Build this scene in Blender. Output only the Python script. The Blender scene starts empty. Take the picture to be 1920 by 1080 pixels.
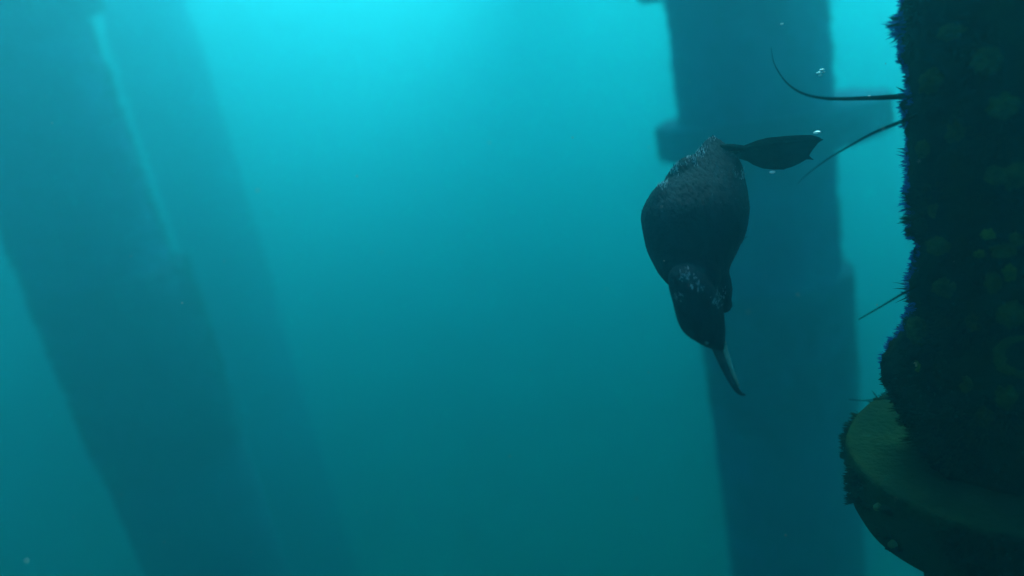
import bpy, bmesh, math, random
from mathutils import Vector, Matrix, noise, Quaternion

# ------------------------------------------------------------------ camera
sc = bpy.context.scene
C = sc.collection
F = 1300.0                                   # focal length in photo pixels (1920 wide)
UP = Vector((-840, 4260, 1300)).normalized()  # world up seen from the camera: pitched down 17 deg, rolled 11
FWD = Vector((0, 0, -1))
HOR = (FWD - FWD.dot(UP) * UP).normalized()
XR = HOR.cross(UP)
CAM = Matrix((XR, HOR, UP))                  # camera space -> world, camera at the origin
def ray(px, py):
    return CAM @ Vector(((px - 960) / F, -(py - 540) / F, -1.0))
def azim(px, py):
    d = ray(px, py); return math.atan2(d.x, d.y)
def at(px, py, depth):
    return ray(px, py) * depth
cam_d = bpy.data.cameras.new('camera')
cam = bpy.data.objects.new('camera', cam_d); C.objects.link(cam)
cam.matrix_world = CAM.to_4x4()
cam_d.sensor_width = 36; cam_d.lens = F / 1920 * 36
cam_d.clip_start = .02; cam_d.clip_end = 500
cam_d.dof.use_dof = True; cam_d.dof.focus_distance = 1.42; cam_d.dof.aperture_fstop = 1.0
sc.camera = cam

# ------------------------------------------------------------------ sky, sun, exposure
SUN_EL, SUN_AZ = math.radians(50), math.radians(27)   # azimuth from +Y towards +X
w = bpy.data.worlds.new('World'); sc.world = w; w.use_nodes = True
nt = w.node_tree
bg = nt.nodes['Background']; bg.inputs['Strength'].default_value = .06
sky = nt.nodes.new('ShaderNodeTexSky'); sky.sky_type = 'NISHITA'; sky.sun_disc = False
sky.sun_elevation = SUN_EL; sky.sun_rotation = SUN_AZ
nt.links.new(sky.outputs[0], bg.inputs[0])
sun_d = bpy.data.lights.new('sun', 'SUN'); sun_d.energy = 5; sun_d.angle = math.radians(28); sun_d.color = (1, .96, .9)
sun = bpy.data.objects.new('sun', sun_d); C.objects.link(sun)
sdir = Vector((math.cos(SUN_EL) * math.sin(SUN_AZ), math.cos(SUN_EL) * math.cos(SUN_AZ), math.sin(SUN_EL)))
sun.rotation_euler = sdir.to_track_quat('Z', 'Y').to_euler()
sc.view_settings.view_transform = 'Standard'; sc.view_settings.look = 'None'
sc.view_settings.exposure = 2.0; sc.view_settings.gamma = 1
sc.cycles.max_bounces = 10; sc.cycles.volume_bounces = 5; sc.cycles.diffuse_bounces = 3
sc.cycles.use_denoising = True
random.seed(7)

# ------------------------------------------------------------------ helpers
def empty(name, loc=(0, 0, 0)):
    o = bpy.data.objects.new(name, None); C.objects.link(o); o.location = loc
    o.empty_display_size = .1
    return o
def obj(name, bm, mat, parent=None, smooth=True):
    me = bpy.data.meshes.new(name); bm.to_mesh(me); bm.free()
    return objm(name, me, mat, parent, smooth)
def objm(name, me, mat, parent=None, smooth=True):
    if mat is not None and not me.materials: me.materials.append(mat)
    if smooth: me.polygons.foreach_set('use_smooth', [True] * len(me.polygons))
    o = bpy.data.objects.new(name, me); C.objects.link(o)
    if parent is not None:
        o.parent = parent
        bpy_loc = parent.matrix_basis
        o.matrix_parent_inverse = bpy_loc.inverted()
    return o
def pydata(name, vs, fs, mat, parent=None, smooth=True):
    me = bpy.data.meshes.new(name); me.from_pydata(vs, [], fs); me.update()
    return objm(name, me, mat, parent, smooth)
def tag(o, label=None, cat=None, group=None, kind=None):
    for k, v in (('label', label), ('category', cat), ('group', group), ('kind', kind)):
        if v: o[k] = v
    return o

def material(name, c1, c2, scale=12, rough=.8, bump=.3, c3=None, bscale=None, spec=.3, transl=0, stretch=None):
    m = bpy.data.materials.new(name); m.use_nodes = True
    n = m.node_tree.nodes; l = m.node_tree.links
    b = n['Principled BSDF']; out = n['Material Output']
    tc = n.new('ShaderNodeTexCoord')
    src = tc.outputs['Object']
    if stretch:
        mp = n.new('ShaderNodeMapping'); mp.inputs['Scale'].default_value = stretch
        l.new(src, mp.inputs[0]); src = mp.outputs[0]
    nz = n.new('ShaderNodeTexNoise'); nz.inputs['Scale'].default_value = scale; nz.inputs['Detail'].default_value = 8
    nz.inputs['Roughness'].default_value = .65
    l.new(src, nz.inputs['Vector'])
    r = n.new('ShaderNodeValToRGB'); r.color_ramp.elements[0].position = .35; r.color_ramp.elements[1].position = .68
    r.color_ramp.elements[0].color = (*c1, 1); r.color_ramp.elements[1].color = (*c2, 1)
    if c3:
        e = r.color_ramp.elements.new(.8); e.color = (*c3, 1)
    l.new(nz.outputs['Fac'], r.inputs[0]); l.new(r.outputs[0], b.inputs['Base Color'])
    b.inputs['Roughness'].default_value = rough
    b.inputs['Specular IOR Level'].default_value = spec
    if bump:
        nb = n.new('ShaderNodeTexNoise'); nb.inputs['Scale'].default_value = bscale or scale * 4; nb.inputs['Detail'].default_value = 6
        l.new(src, nb.inputs['Vector'])
        bp = n.new('ShaderNodeBump'); bp.inputs['Strength'].default_value = bump; bp.inputs['Distance'].default_value = .01
        l.new(nb.outputs['Fac'], bp.inputs['Height']); l.new(bp.outputs[0], b.inputs['Normal'])
    if transl:
        t = n.new('ShaderNodeBsdfTranslucent'); l.new(r.outputs[0], t.inputs['Color'])
        mx = n.new('ShaderNodeMixShader'); mx.inputs[0].default_value = transl
        l.new(b.outputs[0], mx.inputs[1]); l.new(t.outputs[0], mx.inputs[2]); l.new(mx.outputs[0], out.inputs['Surface'])
    return m

M_FOUL = material('fouled_concrete', (.004, .008, .008), (.014, .030, .008), 9, .95, .8, (.06, .09, .012), 60, spec=0)
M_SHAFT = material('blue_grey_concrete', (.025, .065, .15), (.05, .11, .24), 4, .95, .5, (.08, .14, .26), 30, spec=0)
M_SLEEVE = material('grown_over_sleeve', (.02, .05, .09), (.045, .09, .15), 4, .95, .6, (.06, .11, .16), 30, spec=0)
M_COLLAR = material('silted_collar', (.008, .025, .012), (.019, .044, .018), 9, .95, .8, (.045, .07, .028), 70, spec=0)
M_TUFT = material('hydroid_tuft_lens_blue', (.008, .05, .24), (.012, .085, .40), 14, .7, 0, transl=.55)  # blue imitates the lens's colour fringe along the pile's outline
M_TUFT_G = material('algae_tuft', (.006, .016, .008), (.02, .038, .010), 10, .9, 0, (.06, .085, .014), spec=0, transl=.3)
M_SPONGE = material('olive_sponge', (.015, .035, .006), (.05, .08, .010), 45, .95, .8, (.13, .16, .02), 160, spec=0)
M_SPONGE_Y = material('yellow_sponge', (.03, .06, .006), (.09, .15, .012), 70, .95, .8, (.2, .28, .03), 200, spec=0)
M_SHELL = material('pale_shell', (.08, .11, .06), (.22, .26, .15), 60, .6, .3)
M_STUD = material('weedy_stud', (.03, .08, .03), (.06, .14, .05), 80, .9, .3)
M_BIRD = material('wet_black_plumage', (.003, .009, .016), (.008, .022, .035), 30, .65, .5, (.02, .05, .075), 90, spec=.03, stretch=(1.6, .5, 1))
M_FEATHER = material('feather_barb', (.003, .008, .014), (.010, .026, .04), 40, .55, 0, (.06, .13, .18), spec=0)
M_SPECK = material('pale_feather_highlight', (.03, .08, .11), (.12, .25, .32), 60, .6, 0, spec=0)  # pale tone carries feather mottling and painted highlights
M_SILVER = material('air_film_highlight', (.10, .20, .24), (.45, .62, .70), 60, .3, 0, spec=.5)  # bright colour stands in for highlights on the wet plumage
M_BILL = material('dark_bill', (.018, .045, .05), (.04, .08, .085), 40, .6, .15, spec=.05)
M_GAPE = material('olive_lower_bill', (.10, .20, .16), (.22, .38, .33), 40, .4, .15)
M_FOOT = material('black_webbed_skin', (.008, .022, .024), (.018, .042, .044), 40, .7, .2, spec=0, transl=.4)
M_EYE = material('eye', (.03, .10, .10), (.06, .16, .15), 60, .1, 0, spec=.6)
M_WHIP = material('dark_whip', (.004, .006, .004), (.014, .018, .008), 30, .7, .2, spec=0)
M_BUB = material('white_bubble_skin', (.85, .9, .9), (.95, .97, .97), 60, .15, 0, spec=.8)
M_SNOW = material('pale_speck', (.2, .2, .18), (.5, .5, .45), 60, .8, 0)
M_SAND = material('sand', (.09, .08, .06), (.18, .16, .12), .8, .95, .4, bscale=5)

# ------------------------------------------------------------------ seabed and water
SEABED = -13.0
def seabed():
    N = 90; S = 58.0; vs = []; fs = []
    for i in range(N + 1):
        for j in range(N + 1):
            x = -S + 2 * S * i / N; y = -S + 2 * S * j / N
            vs.append((x, y, SEABED + .18 * noise.noise((x * .3, y * .3, 0)) + .05 * noise.noise((x * 1.3, y * 1.3, 4))))
    for i in range(N):
        for j in range(N):
            a = i * (N + 1) + j; fs.append((a, a + N + 1, a + N + 2, a + 1))
    tag(pydata('seabed', vs, fs, M_SAND), kind='structure')
seabed()

SURF = 3.3
def water():
    bm = bmesh.new(); bmesh.ops.create_cube(bm, size=1)
    bmesh.ops.scale(bm, vec=(124, 124, SURF + .62 - (SEABED - 1.4)), verts=bm.verts)
    bmesh.ops.translate(bm, vec=(0, 0, (SURF + .62 + SEABED - 1.4) / 2), verts=bm.verts)
    m = bpy.data.materials.new('sea_water'); m.use_nodes = True
    n = m.node_tree.nodes; n.remove(n['Principled BSDF'])
    v = n.new('ShaderNodeVolumePrincipled')
    v.inputs['Color'].default_value = (.06, .34, .405, 1)
    v.inputs['Density'].default_value = .26
    v.inputs['Anisotropy'].default_value = .85
    v.inputs['Absorption Color'].default_value = (0, .43, .425, 1)
    m.node_tree.links.new(v.outputs[0], n['Material Output'].inputs['Volume'])
    tag(obj('haze', bm, m, smooth=False), 'blue green sea water filling the whole scene', 'water', kind='stuff')
water()

# ------------------------------------------------------------------ piles
def fbm(p, f, o=4):
    return noise.fractal((p[0] * f, p[1] * f, p[2] * f), .9, 2.1, o)

def shaft_mesh(cx, cy, R, z0, z1, seg, rings, disp):
    vs = []; fs = []
    for k in range(rings + 1):
        z = z0 + (z1 - z0) * k / rings
        for s in range(seg):
            a = 2 * math.pi * s / seg
            n = Vector((math.cos(a), math.sin(a), 0))
            p = Vector((cx, cy, z)) + n * R
            vs.append(p + n * disp(p, n))
    for k in range(rings):
        for s in range(seg):
            a = k * seg + s; b = k * seg + (s + 1) % seg
            fs.append((a, b, b + seg, a + seg))
    fs.append(tuple(range(seg - 1, -1, -1))); fs.append(tuple(range(rings * seg, rings * seg + seg)))
    return vs, fs

def collar_mesh(cx, cy, R, zt, h, amp=.004, seg=128, lip=.012, seed=0):
    prof = [(0, 0), (.45, 0), (.8, 0), (.93, .001), (.965, lip * .6), (.985, lip * .65), (1, lip * .1), (1.004, -h * .08),
            (1.0, -h * .3), (.995, -h * .6), (.99, -h * .88), (.965, -h), (.6, -h), (0, -h)]
    vs = []; fs = []
    for r, z in prof:
        for s in range(seg):
            a = 2 * math.pi * s / seg
            rr = r * R
            p = Vector((cx + rr * math.cos(a), cy + rr * math.sin(a), zt + z))
            d = amp * fbm(p + Vector((seed, 0, 0)), 9)
            vs.append(p + Vector((math.cos(a), math.sin(a), .5)) * d)
    n = len(prof)
    for k in range(n - 1):
        for s in range(seg):
            a = k * seg + s; b = k * seg + (s + 1) % seg
            fs.append((a, a + seg, b + seg, b))
    return vs, fs

def tufts(points, length, width, blades, lean, up=.25):
    """points: (pos, normal) pairs -> one mesh of short pointed blades"""
    vs = []; fs = []
    for p, n, *ff in points:
        fl = ff[0] if ff else 1.0
        t = n.orthogonal().normalized(); b = n.cross(t)
        for _ in range(blades):
            L = fl * length * random.uniform(.45, 1.25)
            an = random.uniform(0, 6.283)
            side = t * math.cos(an) + b * math.sin(an)
            d = (n + side * random.uniform(0, lean) + Vector((0, 0, up * random.uniform(-.4, 1)))).normalized()
            s = d.cross(side).normalized() if d.cross(side).length > 1e-4 else t
            q = p + side * random.uniform(0, length * .3) - n * length * .15
            wd = width * random.uniform(.6, 1.3)
            bend = side * L * random.uniform(-.15, .15)
            i = len(vs)
            vs += [q - s * wd, q + s * wd, q + d * L * .55 + s * wd * .8 + bend, q + d * L * .55 - s * wd * .8 + bend, q + d * L + bend * 1.6]
            fs += [(i, i + 1, i + 2, i + 3), (i + 3, i + 2, i + 4)]
    return vs, fs

def lump(p, r, seed, squash=(1, 1, 1), sub=2, amp=.3):
    bm = bmesh.new(); bmesh.ops.create_icosphere(bm, subdivisions=sub, radius=1)
    for v in bm.verts:
        c = v.co.copy()
        k = 1 + amp * noise.noise(c * 1.7 + Vector((seed, 0, 0))) + amp * .5 * noise.noise(c * 4 + Vector((0, seed, 0))) + amp * .3 * noise.noise(c * 9 + Vector((0, 0, seed)))
        v.co = Vector((c.x * squash[0], c.y * squash[1], c.z * squash[2])) * k * r + p
    return bm

def pile_axis(azl, azr, R):
    c = (azl + azr) / 2; hw = abs(azr - azl) / 2
    D = R / math.sin(hw)
    return D * math.sin(c), D * math.cos(c), D

def zat(px, py, D):          # height of the point in direction px,py at horizontal distance D
    d = ray(px, py); return d.z / math.hypot(d.x, d.y) * D

rad = math.radians
def far_pile(azl, azr, R, label, collars, seed, tuftn=5000, fuzz=.035):
    """collars: (z_top, height, radius, dx, dy)"""
    cx, cy, D = pile_axis(rad(azl), rad(azr), R)
    root = empty('pier_pile', (cx, cy, SEABED)); tag(root, label, 'pile', 'pier piles standing in the sea')
    def disp(p, n):
        q = p + Vector((seed * 3.1, 0, 0))
        return .018 * fbm(q, 3.2, 3) + .012 * fbm(q, 13, 3)
    vs, fs = shaft_mesh(cx, cy, R, SEABED - .3, SURF, 96, 540, disp)
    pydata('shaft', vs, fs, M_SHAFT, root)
    pts = []
    def add(R_, z0, z1, n, ox=0, oy=0):
        for _ in range(n):
            a = random.uniform(0, 6.283); z = random.uniform(z0, z1)
            nn = Vector((math.cos(a), math.sin(a), 0)); p = Vector((cx + ox, cy + oy, z)) + nn * R_
            if fbm(p + Vector((seed, 0, 0)), 4, 3) < -.25: continue
            pts.append((p + nn * (disp(p, nn) if R_ == R else 0), nn))
    add(R, -3.2, 2.0, tuftn)
    for zt, h, rc, dx, dy in collars:
        vs, fs = collar_mesh(cx + dx, cy + dy, rc, zt, h, amp=.02, seed=seed + zt)
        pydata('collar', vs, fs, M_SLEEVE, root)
        add(rc, max(zt - h, -3.5), zt, int(tuftn * .5 * min(h, 1.5)), dx, dy)
    vs, fs = tufts(pts, fuzz, .004, 3, 1.0)
    tag(pydata('algae_fuzz', vs, fs, M_TUFT_G, root, smooth=False), kind='stuff')
    return root, D

# the pile behind the bird
_, Dc = far_pile(15.65, 26.65, .62, 'pier pile with two wide collars standing behind the diving bird',
    [(zat(1178, 8, 6.4) + .45, .45, .93, .113, .0), (zat(1230, 243, 6.37), zat(1230, 243, 6.37) - zat(1235, 303, 6.37), .936, .116, .0),
     (zat(1612, 508, 6.4), 4.9, .663, .043, 0)], 1, 9000, .045)
# the pair of piles on the far side
far_pile(-34.6, -25.5, .70, 'broad pier pile of the slanting pair, thickened by a sleeve on its lower half',
    [(zat(330, 487, 8.75), 6.2, .766, .061, .035), (zat(160, 18, 8.75) + .65, .65, .77, .061, .035)], 2, 14000, .09)
far_pile(-24.6, -19.2, .68, 'slimmer, paler pier pile of the slanting pair, close beside the broad one', [(zat(345, -120, 14.4), .3, .85, 0, 0)], 3, 14000, .11)

# unseen beam, added over the collared pile to shade the middle of the water
def add_shade_beam():
    bm = bmesh.new(); bmesh.ops.create_cube(bm, size=1)
    bmesh.ops.scale(bm, vec=(BEAM[1] - BEAM[0], 16, .5), verts=bm.verts)
    bmesh.ops.translate(bm, vec=((BEAM[0] + BEAM[1]) / 2, 9.5, SURF + .256), verts=bm.verts)
    bmesh.ops.bevel(bm, geom=bm.edges[:], offset=.04, segments=2, affect='EDGES')
    tag(obj('shade_beam', bm, M_SHAFT, smooth=False), 'unseen beam added over the collared pile to shade the water', 'beam')
BEAM = (1.3, 2.75)
add_shade_beam()

# ------------------------------------------------------------------ the near pile
def near_pile():
    D = 1.5; a0 = rad(37.5)
    cx, cy = D * math.sin(a0), D * math.cos(a0)
    R = D * math.sin(a0 - azim(1712, 300)); RF = .291; ZT = -.886; H = .143
    root = empty('fouled_pier_pile', (cx, cy, SEABED))
    tag(root, 'dark near pier pile thick with fuzzy growth, its outline tinted as a blue lens fringe, above a round collar', 'pile')
    tang = math.sqrt(D * D - R * R)
    def on_left(px, py): d = ray(px, py); return d * (tang / math.hypot(d.x, d.y))
    B1 = on_left(1668, 690); B2 = on_left(1690, 640); B3 = on_left(1690, 40); B4 = on_left(1690, 745)
    def disp(p, n):
        d = .014 * fbm(p, 5, 3) + .014 * fbm(p, 16, 3) + .007 * fbm(p, 50, 2)
        for B, am, s in ((B1, .058, .07), (B2, .016, .045), (B3, .012, .08), (B4, .012, .06)):
            q = p - B; d += am * math.exp(-((q.x ** 2 + q.y ** 2) / (2 * (s * 1.6) ** 2) + q.z ** 2 / (2 * s * s)))
        return d
    vs, fs = shaft_mesh(cx, cy, R, ZT - .02, 1.2, 240, 420, disp)
    pydata('shaft', vs, fs, M_FOUL, root)
    vs, fs = shaft_mesh(cx, cy, R * .96, 1.15, SURF, 60, 40, lambda p, n: .02 * fbm(p, 6, 3))
    pydata('upper_shaft', vs, fs, M_FOUL, root)
    vs, fs = shaft_mesh(cx, cy, R, SEABED - .3, ZT - .05, 60, 80, lambda p, n: .02 * fbm(p, 6, 3))
    pydata('lower_shaft', vs, fs, M_FOUL, root)
    vs, fs = collar_mesh(cx, cy, RF, ZT, H, amp=.004, lip=.010, seed=5)
    collar = pydata('collar', vs, fs, M_COLLAR, root)
    # fuzz
    pts = []; gp = []
    cam_az = math.atan2(-cx, -cy)
    for _ in range(34000):
        a = random.uniform(0, 6.283); z = random.uniform(ZT + .02, 1.0)
        n = Vector((math.cos(a), math.sin(a), 0)); p = Vector((cx, cy, z)) + n * R
        if n.dot(Vector((-cx, -cy, 0)).normalized()) < -.5: continue
        q = p + n * disp(p, n)
        k = fbm(p, 10, 3)
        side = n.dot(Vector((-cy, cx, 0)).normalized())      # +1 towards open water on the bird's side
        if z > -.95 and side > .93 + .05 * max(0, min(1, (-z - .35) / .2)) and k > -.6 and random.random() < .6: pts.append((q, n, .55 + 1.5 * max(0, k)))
        elif k > -.1: gp.append((q, n, .5 + 2.2 * max(0, k)))
    vs, fs = tufts(pts, .020, .0019, 5, .8, .3)
    tag(pydata('hydroid_lens_fringe', vs, fs, M_TUFT, root, smooth=False), kind='stuff')  # tufts at the outline, coloured as a blue lens fringe
    for _ in range(5000):                                 # growth round the collar's edge
        a = random.uniform(0, 6.283); z = random.uniform(ZT - H, ZT)
        n = Vector((math.cos(a), math.sin(a), 0)); p = Vector((cx, cy, z)) + n * RF
        if fbm(p, 7, 3) > -.08: gp.append((p, n))
    vs, fs = tufts(gp, .018, .0025, 3, 1.2, .1)
    tag(pydata('algae_fuzz', vs, fs, M_TUFT_G, root, smooth=False), kind='stuff')
    def on_face(px, py, rr=R):
        d = ray(px, py); A = d.x ** 2 + d.y ** 2; Bq = d.x * cx + d.y * cy
        disc = Bq * Bq - A * (cx * cx + cy * cy - rr * rr)
        if disc < 0: return on_left(px, py)
        return d * ((Bq - math.sqrt(disc)) / A)
    # lumps of sponge, shells
    for i, (px, py, r) in enumerate([(1836, 475, .014), (1893, 512, .012), (1852, 440, .011), (1880, 470, .018), (1862, 530, .016), (1905, 450, .014),
            (1750, 395, .012), (1812, 720, .012), (1770, 540, .018), (1720, 620, .02), (1680, 705, .026), (1735, 690, .018), (1870, 330, .022),
            (1790, 250, .02), (1745, 150, .018), (1880, 200, .028), (1905, 330, .022), (1825, 605, .018), (1765, 790, .022), (1725, 795, .018), (1800, 800, .02), (1845, 780, .02),
            (1885, 745, .018), (1850, 115, .018), (1782, 60, .02), (1730, 280, .018), (1760, 460, .02), (1895, 590, .02)]):
        p = on_face(px, py, R + .012)
        obj('sponge', lump(p, r * random.uniform(.55, .95), i * 3.3, (1, 1, random.uniform(.7, 1.5)), 4, .5), M_SPONGE_Y if i in (0, 1, 2, 11) else M_SPONGE, root)
    def ring(px, py, r, t, a0_, a1_, name):
        p = on_face(px, py, R + .014); n = Vector((p.x - cx, p.y - cy, 0)).normalized()
        tx = Vector((0, 0, 1)).cross(n); vs = []; fs = []
        K = 40; S = 8
        for k in range(K + 1):
            an = a0_ + (a1_ - a0_) * k / K
            c = p + (tx * math.cos(an) + Vector((0, 0, 1)) * math.sin(an)) * r * (1 + .08 * noise.noise((an * 2, px, 0)))
            rd = (c - p).normalized(); tt = t * (.35 + .65 * math.sin(math.pi * k / K)) * (1 + .3 * noise.noise((an * 4, px, 3)))
            for s in range(S):
                b = 2 * math.pi * s / S
                vs.append(c + (rd * math.cos(b) + n * math.sin(b)) * tt)
        for k in range(K):
            for s in range(S):
                i = k * S + s; j = k * S + (s + 1) % S; fs.append((i, j, j + S, i + S))
        pydata(name, vs, fs, M_SPONGE, root)
    ring(1918, 668, .034, .009, rad(60), rad(330), 'cup_sponge')
    for i in range(26):                                   # clumps crusting the collar
        a = random.uniform(0, 6.283)
        p = Vector((cx + RF * math.cos(a), cy + RF * math.sin(a), ZT - H * random.uniform(.1, .95)))
        obj('sponge', lump(p, random.uniform(.008, .02), i * 5.1 + 40, (1, 1, .5), 4, .6), M_FOUL, collar)
    # a pale oyster shell on the bulge
    p = on_left(1690, 648) + Vector((0, -.09, .0))
    bm = lump(Vector((0, 0, 0)), .02, 3, (1.5, .5, .42), 3, .25)
    bmesh.ops.translate(bm, vec=p, verts=bm.verts); obj('oyster_shell', bm, M_SHELL, root)
    # studs on the collar's edge
    for px, py in ((1646, 951), (1673, 1021)):
        p = on_face(px, py, RF + .002); n = Vector((p.x - cx, p.y - cy, 0)).normalized()
        bm = bmesh.new(); bmesh.ops.create_cone(bm, cap_ends=True, segments=8, radius1=.010, radius2=.006, depth=.016)
        bmesh.ops.bevel(bm, geom=bm.edges[:], offset=.0015, segments=2, affect='EDGES')
        bmesh.ops.transform(bm, matrix=Matrix.Translation(p) @ n.to_track_quat('Z', 'Y').to_matrix().to_4x4(), verts=bm.verts)
        obj('stud', bm, M_STUD, collar)
near_pile()

# ------------------------------------------------------------------ whips growing from the near pile
def tube(path, radii, seg=8):
    vs = []; fs = []; n = len(path)
    for i, p in enumerate(path):
        t = (path[min(i + 1, n - 1)] - path[max(i - 1, 0)]).normalized()
        a = t.orthogonal().normalized() if i == 0 else (a - t * a.dot(t)).normalized()
        b = t.cross(a)
        for s in range(seg):
            an = 2 * math.pi * s / seg
            vs.append(p + (a * math.cos(an) + b * math.sin(an)) * radii[i])
    for i in range(n - 1):
        for s in range(seg):
            k = i * seg + s; j = i * seg + (s + 1) % seg
            fs.append((k, j, j + seg, k + seg))
    fs.append(tuple(range(seg - 1, -1, -1))); fs.append(tuple(range((n - 1) * seg, n * seg)))
    return vs, fs
def spline(pts, per=10):
    out = []; P = [pts[0]] + pts + [pts[-1]]
    for i in range(1, len(P) - 2):
        a, b, c, d = P[i - 1], P[i], P[i + 1], P[i + 2]
        for k in range(per):
            t = k / per
            out.append(.5 * ((2 * b) + (c - a) * t + (2 * a - 5 * b + 4 * c - d) * t * t + (3 * b - a - 3 * c + d) * t ** 3))
    out.append(pts[-1]); return out
def whip(pts, r0, r1, label):
    path = spline([at(*p) for p in pts]); n = len(path)
    vs, fs = tube(path, [r1 + (r0 - r1) * (1 - i / (n - 1)) ** 1.5 for i in range(n)])
    tag(pydata('sea_whip', vs, fs, M_WHIP), label, 'sea whip', 'whips growing out of the near pile')
whip([(1730, 179, 1.279), (1692, 181, 1.249), (1630, 184, 1.219), (1560, 185, 1.204), (1510, 177, 1.204), (1475, 155, 1.219), (1452, 120, 1.241), (1446, 90, 1.264)], .0062, .0003,
     'thick whip jutting from the furry pile, its thin end curling upwards')
whip([(1730, 212, 1.219), (1690, 228, 1.204), (1640, 248, 1.189), (1590, 275, 1.174), (1545, 303, 1.174), (1510, 330, 1.174), (1495, 345, 1.181)], .0042, .0003,
     "long whip arching from the furry pile down past the bird's webbed foot")
whip([(1720, 536, 1.219), (1690, 552, 1.219), (1650, 576, 1.219), (1610, 599, 1.219)], .0024, .0010,
     'short straight whip slanting down from the furry pile above its bulge')
whip([(1675, 743, 1.219), (1650, 748, 1.204), (1620, 751, 1.204), (1592, 749, 1.212)], .0020, .0007,
     'tiny fine whip sticking out just above the round collar')

# ------------------------------------------------------------------ the cormorant
BD = 1.34; U = BD / F; SZ = BD / 1.5            # metres per photo pixel at the bird
B0 = at(1305, 420, BD)
BM = Matrix.Translation(B0) @ CAM.to_4x4()     # bird space: x right, y up, z towards the viewer
def bl(px, py, z=0.0):          # bird-space point that stands z metres in front of the bird's centre
    z *= SZ; k = (BD - z) / BD
    return Vector((((px - 960) * k + 960 - 1305) * U, -((py - 540) * k + 540 - 420) * U, z))
def bp(px, py, z=0.0):
    return BM @ bl(px, py, z)

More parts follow.
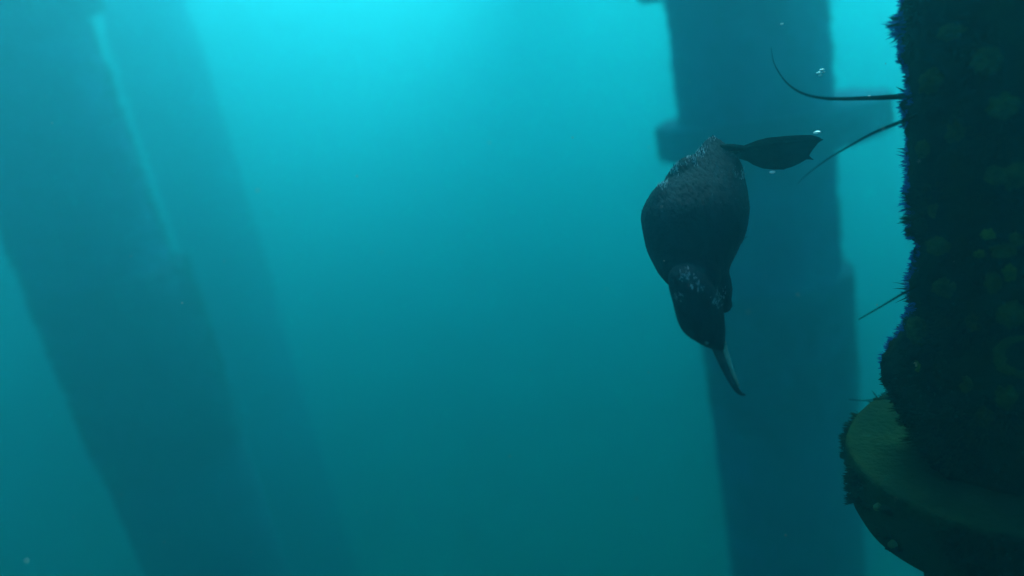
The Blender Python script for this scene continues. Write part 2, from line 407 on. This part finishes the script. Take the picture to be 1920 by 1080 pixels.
def loft(sections, seg=40, power=1.0):
    """sections: (y, xl, xr, zc, zh) in pixels (z in metres), closed at both ends, in bird space"""
    vs = []; fs = []
    for y, xl, xr, zc, zh in sections:
        for s in range(seg):
            a = 2 * math.pi * s / seg
            vs.append(bl((xl + xr) / 2 + (xr - xl) / 2 * math.cos(a), y, zc) + Vector((0, 0, zh * SZ * math.sin(a))))
    n = len(sections)
    for i in range(n - 1):
        for s in range(seg):
            k = i * seg + s; j = i * seg + (s + 1) % seg
            fs.append((k, k + seg, j + seg, j))
    fs.append(tuple(range(seg))); fs.append(tuple(range(n * seg - 1, (n - 1) * seg - 1, -1)))
    return vs, fs
def cormorant():
    import numpy as np
    def rs(secs, step=6):
        A = np.array(secs, float); P = np.vstack([A[0], A, A[-1]]); out = []
        for i in range(1, len(P) - 2):
            a, b, c, d = P[i - 1], P[i], P[i + 1], P[i + 2]; m = max(1, int(abs(c[0] - b[0]) / step))
            for k in range(m):
                t = k / m; out.append(.5 * ((2 * b) + (c - a) * t + (2 * a - 5 * b + 4 * c - d) * t * t + (3 * b - a - 3 * c + d) * t ** 3))
        out.append(P[-1]); return [tuple(o) for o in out]
    root = empty('cormorant', bp(1305, 420))
    tag(root, 'dark diving cormorant, head down with hooked bill, one webbed foot spread behind it', 'bird')
    body = rs([(258, 1331, 1341, -.10, .008), (263, 1323, 1350, -.10, .018), (278, 1312, 1364, -.095, .034), (300, 1292, 1379, -.085, .055), (330, 1258, 1390, -.07, .080),
               (360, 1224, 1397, -.05, .10), (395, 1204, 1400, -.03, .115), (430, 1206, 1395, -.015, .115), (470, 1215, 1380, .0, .10), (500, 1229, 1366, .01, .085),
               (525, 1246, 1364, .015, .070), (550, 1274, 1368, .01, .050), (572, 1312, 1372, .0, .034), (582, 1332, 1369, .0, .02), (587, 1346, 1362, .0, .006)])
    head = rs([(495, 1276, 1292, .085, .012), (501, 1262, 1305, .09, .028), (515, 1255, 1319, .10, .042), (540, 1256, 1338, .105, .054), (565, 1262, 1350, .11, .055), (590, 1268, 1355, .116, .052),
               (610, 1274, 1357, .122, .048), (626, 1286, 1358, .126, .042), (638, 1301, 1358, .129, .035), (647, 1317, 1358, .131, .026), (655, 1334, 1358, .132, .015), (659, 1342, 1356, .132, .008)], 4)
    bm = bmesh.new()
    def add(vs, fs):
        bv = [bm.verts.new(v) for v in vs]
        for f in fs: bm.faces.new([bv[i] for i in f])
    add(*loft(body)); add(*loft(head))
    def ell(px, py, z, rx, ry, rz, rot=0):
        r = bmesh.ops.create_icosphere(bm, subdivisions=4, radius=1)
        mt = Matrix.Translation(bl(px, py, z)) @ Matrix.Rotation(rad(rot), 4, 'Z') @ Matrix.Diagonal((rx * U, ry * U, rz * SZ, 1))
        bmesh.ops.transform(bm, matrix=mt, verts=r['verts'])
    ell(1282, 338, -.075, 33, 52, .06, -32)      # thigh on the open-water side
    ell(1364, 332, -.075, 28, 52, .06, 10)      # thigh carrying the spread foot
    ell(1238, 402, -.03, 30, 62, .07, -10)       # folded wing shoulders
    ell(1368, 402, -.03, 28, 66, .07, 6)
    ell(1310, 520, .06, 36, 40, .06, 0)         # base of the neck
    ell(1351, 540, .035, 20, 47, .03, 4)        # loop of the neck beside the head
    me = bpy.data.meshes.new('tmp'); bm.to_mesh(me); bm.free()
    tmp = bpy.data.objects.new('tmp', me); C.objects.link(tmp)
    md = tmp.modifiers.new('r', 'REMESH'); md.mode = 'VOXEL'; md.voxel_size = .0032
    sm = tmp.modifiers.new('s', 'SMOOTH'); sm.iterations = 5; sm.factor = .5
    dg = bpy.context.evaluated_depsgraph_get()
    me2 = bpy.data.meshes.new_from_object(tmp.evaluated_get(dg)); bpy.data.objects.remove(tmp)
    # ruffled plumage
    cos = [v.co.copy() for v in me2.vertices]; nos = [v.normal.copy() for v in me2.vertices]
    for v, c, n in zip(me2.vertices, cos, nos):
        q = Vector((c.x * 60, c.y * 22, c.z * 60))
        tail = min(1, max(0, (c.y + .02) / .18))
        v.co = c + n * (.0012 * noise.noise(q) + .0006 * (.3 + tail) * noise.noise(q * 2.3))
    me2.transform(BM); me2.update()
    objm('body', me2, M_BIRD, root)
    # feathers lying tail-wards over the body
    tailv = (BM.to_3x3() @ Vector((.05, 1, -.25))).normalized()
    polys = [(p.center.copy(), p.normal.copy()) for p in me2.polygons]
    random.shuffle(polys)
    def flakes(pl, L0, L1, wd, lift):
        vs = []; fs = []
        for c, n in pl:
            d = (tailv - n * tailv.dot(n))
            if d.length < .15: continue
            d = (d.normalized() + n * random.uniform(lift * .3, lift) + Vector((random.gauss(0, .11), random.gauss(0, .11), random.gauss(0, .11)))).normalized()
            s = d.cross(n).normalized(); L = random.uniform(L0, L1); k = wd * random.uniform(.6, 1.3)
            i = len(vs); o = c - n * .0012
            vs += [o - s * k * .5, o + s * k * .5, o + d * L * .6 + s * k, o + d * L * .6 - s * k, o + d * L + n * .001]
            fs += [(i, i + 1, i + 2, i + 3), (i + 3, i + 2, i + 4)]
        return vs, fs
    vs, fs = flakes(polys[:5200], .007, .015, .0011, .07)
    tag(pydata('plumage', vs, fs, M_FEATHER, root, smooth=False), kind='stuff')
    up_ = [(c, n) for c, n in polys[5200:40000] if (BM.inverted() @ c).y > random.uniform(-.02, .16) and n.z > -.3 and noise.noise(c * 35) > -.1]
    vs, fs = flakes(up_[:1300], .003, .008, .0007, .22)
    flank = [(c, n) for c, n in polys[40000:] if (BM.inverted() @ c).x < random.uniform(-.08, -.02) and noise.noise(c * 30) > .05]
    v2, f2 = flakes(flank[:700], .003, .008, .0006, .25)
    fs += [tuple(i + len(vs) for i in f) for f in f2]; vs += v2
    tag(pydata('feather_highlights', vs, fs, M_SPECK, root, smooth=False), kind='stuff')  # mottling and highlights of the plumage put in as pale flakes
    # highlights of air held in the feathers, painted as pale flakes
    inv = BM.inverted()
    spots = [(1304, 545, 15, 60), (1318, 550, 10, 40), (1347, 575, 11, 70), (1338, 565, 13, 50), (1282, 516, 15, 50), (1296, 528, 12, 30), (1275, 560, 10, 15), (1312, 285, 14, 60), (1335, 262, 8, 40), (1388, 330, 12, 60), (1296, 305, 14, 40), (1352, 553, 12, 40), (1326, 658, 4, 8), (1240, 345, 14, 50), (1265, 318, 14, 40)]
    sel = []
    for c, n in polys:
        l = inv @ c; k_ = (BD - l.z) / BD; px = (l.x / U + 345) / k_ + 960; py = 540 - (l.y / U + 120) / k_
        if (inv.to_3x3() @ n).z < -.1: continue
        for k, (sx, sy, r, cnt) in enumerate(spots):
            if cnt > 0 and (px - sx) ** 2 + (py - sy) ** 2 < r * r * random.uniform(.1, 1.2) and random.random() < .5 and noise.noise(Vector((c.x * 260, c.y * 260, c.z * 120))) > .0:
                sel.append((c, n)); spots[k] = (sx, sy, r, cnt - 1); break
    vs, fs = flakes(sel, .005, .012, .0008, .7)
    tag(pydata('painted_air_sheen', vs, fs, M_SILVER, root, smooth=False), kind='stuff')
    # bill
    def bill(name, path, mat):
        P = spline([bp(*p[:3]) for p in path], 8); n = len(P); R = [p[3] for p in path]
        rr = []
        for i in range(n):
            t = i / (n - 1) * (len(R) - 1); k = min(int(t), len(R) - 2); rr.append((R[k] + (R[k + 1] - R[k]) * (t - k)) * U)
        vs, fs = tube(P, rr, 14); return pydata(name, vs, fs, mat, root)
    bill('upper_bill', [(1341, 640, .132, 11), (1347, 660, .134, 8.2), (1355, 680, .136, 7), (1364, 700, .138, 6), (1373, 717, .139, 5.4), (1381, 730, .139, 4.6), (1389, 738, .137, 3.4), (1398, 740.5, .132, .9)], M_BILL)
    bill('lower_bill', [(1351, 632, .130, 7), (1358, 656, .130, 6), (1366, 680, .130, 5), (1373, 699, .131, 4.2), (1380, 714, .132, 3.2), (1386, 725, .133, 1.6)], M_GAPE)
    for px, py, z in ((1325, 643, .157), (1330, 636, .096)):
        bm = bmesh.new(); bmesh.ops.create_uvsphere(bm, u_segments=16, v_segments=10, radius=.0040)
        bmesh.ops.translate(bm, vec=bp(px, py, z), verts=bm.verts); obj('eye', bm, M_EYE, root)
    # folded wings: overlapping long feathers that hug the flanks
    for sgn, ax in ((-1, 1216), (1, 1388)):
        wroot = None
        for k in range(7):
            f = k / 6
            x0 = ax - sgn * f * 16; y0 = 440 - 6 * k
            x1 = (1268 + f * 34 if sgn < 0 else 1384 - f * 22); y1 = (338 - f * 42 if sgn < 0 else 330 - 40 * f)
            z0 = -.02 - .022 * k; z1 = -.06 - .016 * k
            P = [bp(x0 + (x1 - x0) * t + sgn * 9 * math.sin(math.pi * t), y0 + (y1 - y0) * t, z0 + (z1 - z0) * t) for t in [i / 12 for i in range(13)]]
            vs = []; fs = []; wv = BM.to_3x3() @ Vector((sgn * .25, 0, 1)).normalized(); nv = BM.to_3x3() @ Vector((sgn, 0, -.25)).normalized()
            for i, p in enumerate(P):
                t = i / 12; ww = .011 * (.5 + 1.2 * t) * max(.05, (1 - t ** 5)); 
                vs += [p - wv * ww, p + nv * .003, p + wv * ww, p - nv * .002]
            for i in range(12):
                for s in range(4):
                    a = i * 4 + s; b = i * 4 + (s + 1) % 4; fs.append((a, b, b + 4, a + 4))
            fs += [(3, 2, 1, 0), (48, 49, 50, 51)]
            pydata('wing_feather', vs, fs, M_BIRD, root)
    # tail: stiff narrow feathers pointing up and away
    for k in range(9):
        f = (k - 4) / 4
        p0 = bp(1337 + 8 * f, 285, -.10); p1 = bp(1336 + 24 * f, 268 + 10 * f * f, -.27)
        d = (p1 - p0); s = d.cross(BM.to_3x3() @ Vector((0, 1, 0))).normalized(); n = s.cross(d).normalized()
        vs = []; fs = []
        for i in range(9):
            t = i / 8; ww = .009 * (.6 + .6 * t) * max(.08, 1 - t ** 6); p = p0 + d * t - n * .012 * t * t
            vs += [p - s * ww, p + n * .0015, p + s * ww, p - n * .0015]
        for i in range(8):
            for q in range(4):
                a = i * 4 + q; b = i * 4 + (q + 1) % 4; fs.append((a, b, b + 4, a + 4))
        fs += [(3, 2, 1, 0), (32, 33, 34, 35)]
        pydata('tail_feather', vs, fs, M_BIRD, root)
    # webbed feet
    def foot(outline, tips, ankle, shank, zf, parent_name):
        zz = lambda x, y: zf + .00022 * (x - 1395) * .35 - .00035 * abs(y - (262 + (1540 - x) * .12)) * .5
        cxm = sum(p[0] for p in outline) / len(outline); cym = sum(p[1] for p in outline) / len(outline)
        n = len(outline); th = .0022; vs = []; fs = []
        rings = [1.0, .97, .75, .5, .25]
        for sg in (1, -1):
            for r in rings:
                for x, y in outline:
                    X, Y = cxm + (x - cxm) * r, cym + (y - cym) * r
                    e = 0 if r == 1.0 else th * sg * (1 + .6 * math.sin(math.atan2(Y - ankle[1], X - ankle[0]) * 22))
                    vs.append(bp(X, Y, zz(X, Y) + e))
            vs.append(bp(cxm, cym, zz(cxm, cym) + sg * th))
        m = len(rings); st = m * n + 1
        for side in (0, 1):
            o = side * st
            for r in range(m - 1):
                for i in range(n):
                    a, b = o + r * n + i, o + r * n + (i + 1) % n
                    f = (a, b, b + n, a + n); fs.append(f if side else f[::-1])
            for i in range(n):
                a, b = o + (m - 1) * n + i, o + (m - 1) * n + (i + 1) % n
                f = (a, b, o + m * n); fs.append(f if side else f[::-1])
        ft = pydata('foot', vs, fs, M_FOOT, root)
        for tx, ty, r in tips:
            P = spline([bp(ankle[0], ankle[1], zf), bp((ankle[0] + tx) / 2, (ankle[1] + ty) / 2 - 3, zz((ankle[0] + tx) / 2, ty) + .002), bp(tx, ty, zz(tx, ty))], 8)
            k = len(P); v2, f2 = tube(P, [r * U * (1 - .75 * i / (k - 1)) for i in range(k)], 8); pydata('toe', v2, f2, M_FOOT, ft)
        P = spline([bp(*p) for p in shank], 8); k = len(P)
        v2, f2 = tube(P, [(9 - 3.5 * i / (k - 1)) * U for i in range(k)], 12); pydata('leg', v2, f2, M_FOOT, root)
    out = [(1388, 275), (1402, 270), (1420, 263), (1440, 258), (1470, 255), (1500, 253), (1522, 253), (1536, 257), (1543, 262), (1534, 268), (1527, 277), (1521, 285), (1517, 292), (1525, 299), (1512, 299), (1500, 306),
           (1485, 313), (1468, 318), (1450, 318), (1430, 316), (1412, 309), (1398, 300), (1390, 290), (1386, 282)]
    foot(out, [(1543, 262, 4.5), (1525, 299, 4), (1470, 318, 3.5), (1412, 309, 3)], (1394, 278), [(1340, 282, -.08), (1362, 277, -.055), (1380, 277, -.045), (1400, 279, -.04)], -.04, 'right')
    out2 = [(x * .8 + 1390 * .2 - 12, (y - 285) * .45 + 290) for x, y in out]
    foot(out2, [(x * .8 + 1390 * .2 - 12, (y - 285) * .45 + 290, 3) for x, y in ((1543, 262), (1525, 299), (1470, 318))], (1384, 288), [(1330, 300, -.12), (1355, 292, -.12), (1384, 288, -.11)], -.11, 'left')
cormorant()

# ------------------------------------------------------------------ bubbles and specks
def bubble(px, py, depth, rx, ry, label, group=None):
    bm = lump(Vector((0, 0, 0)), 1, px, (rx, rx, ry), 3, .12)
    bmesh.ops.translate(bm, vec=at(px, py, depth), verts=bm.verts)
    tag(obj('air_bubble', bm, M_BUB), label, 'bubble', group)
u = 1.36 / F
bubble(1532, 248, 1.36, 7 * u, 2.8 * u, "tiny white bubble just above the tip of the bird's webbed foot")
bubble(1448, 323, 1.36, 5.5 * u, 2.8 * u, "tiny white bubble right beneath the web of the bird's foot")
bubble(1466, 45, 1.4, 3.5 * u, 2 * u, 'lone tiny bubble against the pile above the curled whip')
bubble(1630, 180, 1.4, 3 * u, 1.8 * u, 'tiny bubble resting on top of the thick straight whip')
for px, py, a, b in ((1535, 137, 4, 2.4), (1541, 131, 4, 2), (1538, 141, 3, 2), (1544, 135, 2.5, 1.6)):
    bubble(px, py, 1.4, a * 1.2 * u, b * 1.2 * u, 'one of a cluster of tiny bubbles above the thick whip', 'cluster of tiny bubbles')
def snow():
    bm = bmesh.new()
    for _ in range(220):
        p = at(random.uniform(-100, 2000), random.uniform(-60, 1120), random.uniform(.9, 4.5))
        r = bmesh.ops.create_icosphere(bm, subdivisions=1, radius=random.uniform(.0006, .0018))
        bmesh.ops.translate(bm, vec=p, verts=r['verts'])
    tag(obj('drifting_specks', bm, M_SNOW), 'pale specks drifting loose in the water', 'specks', kind='stuff')
snow()
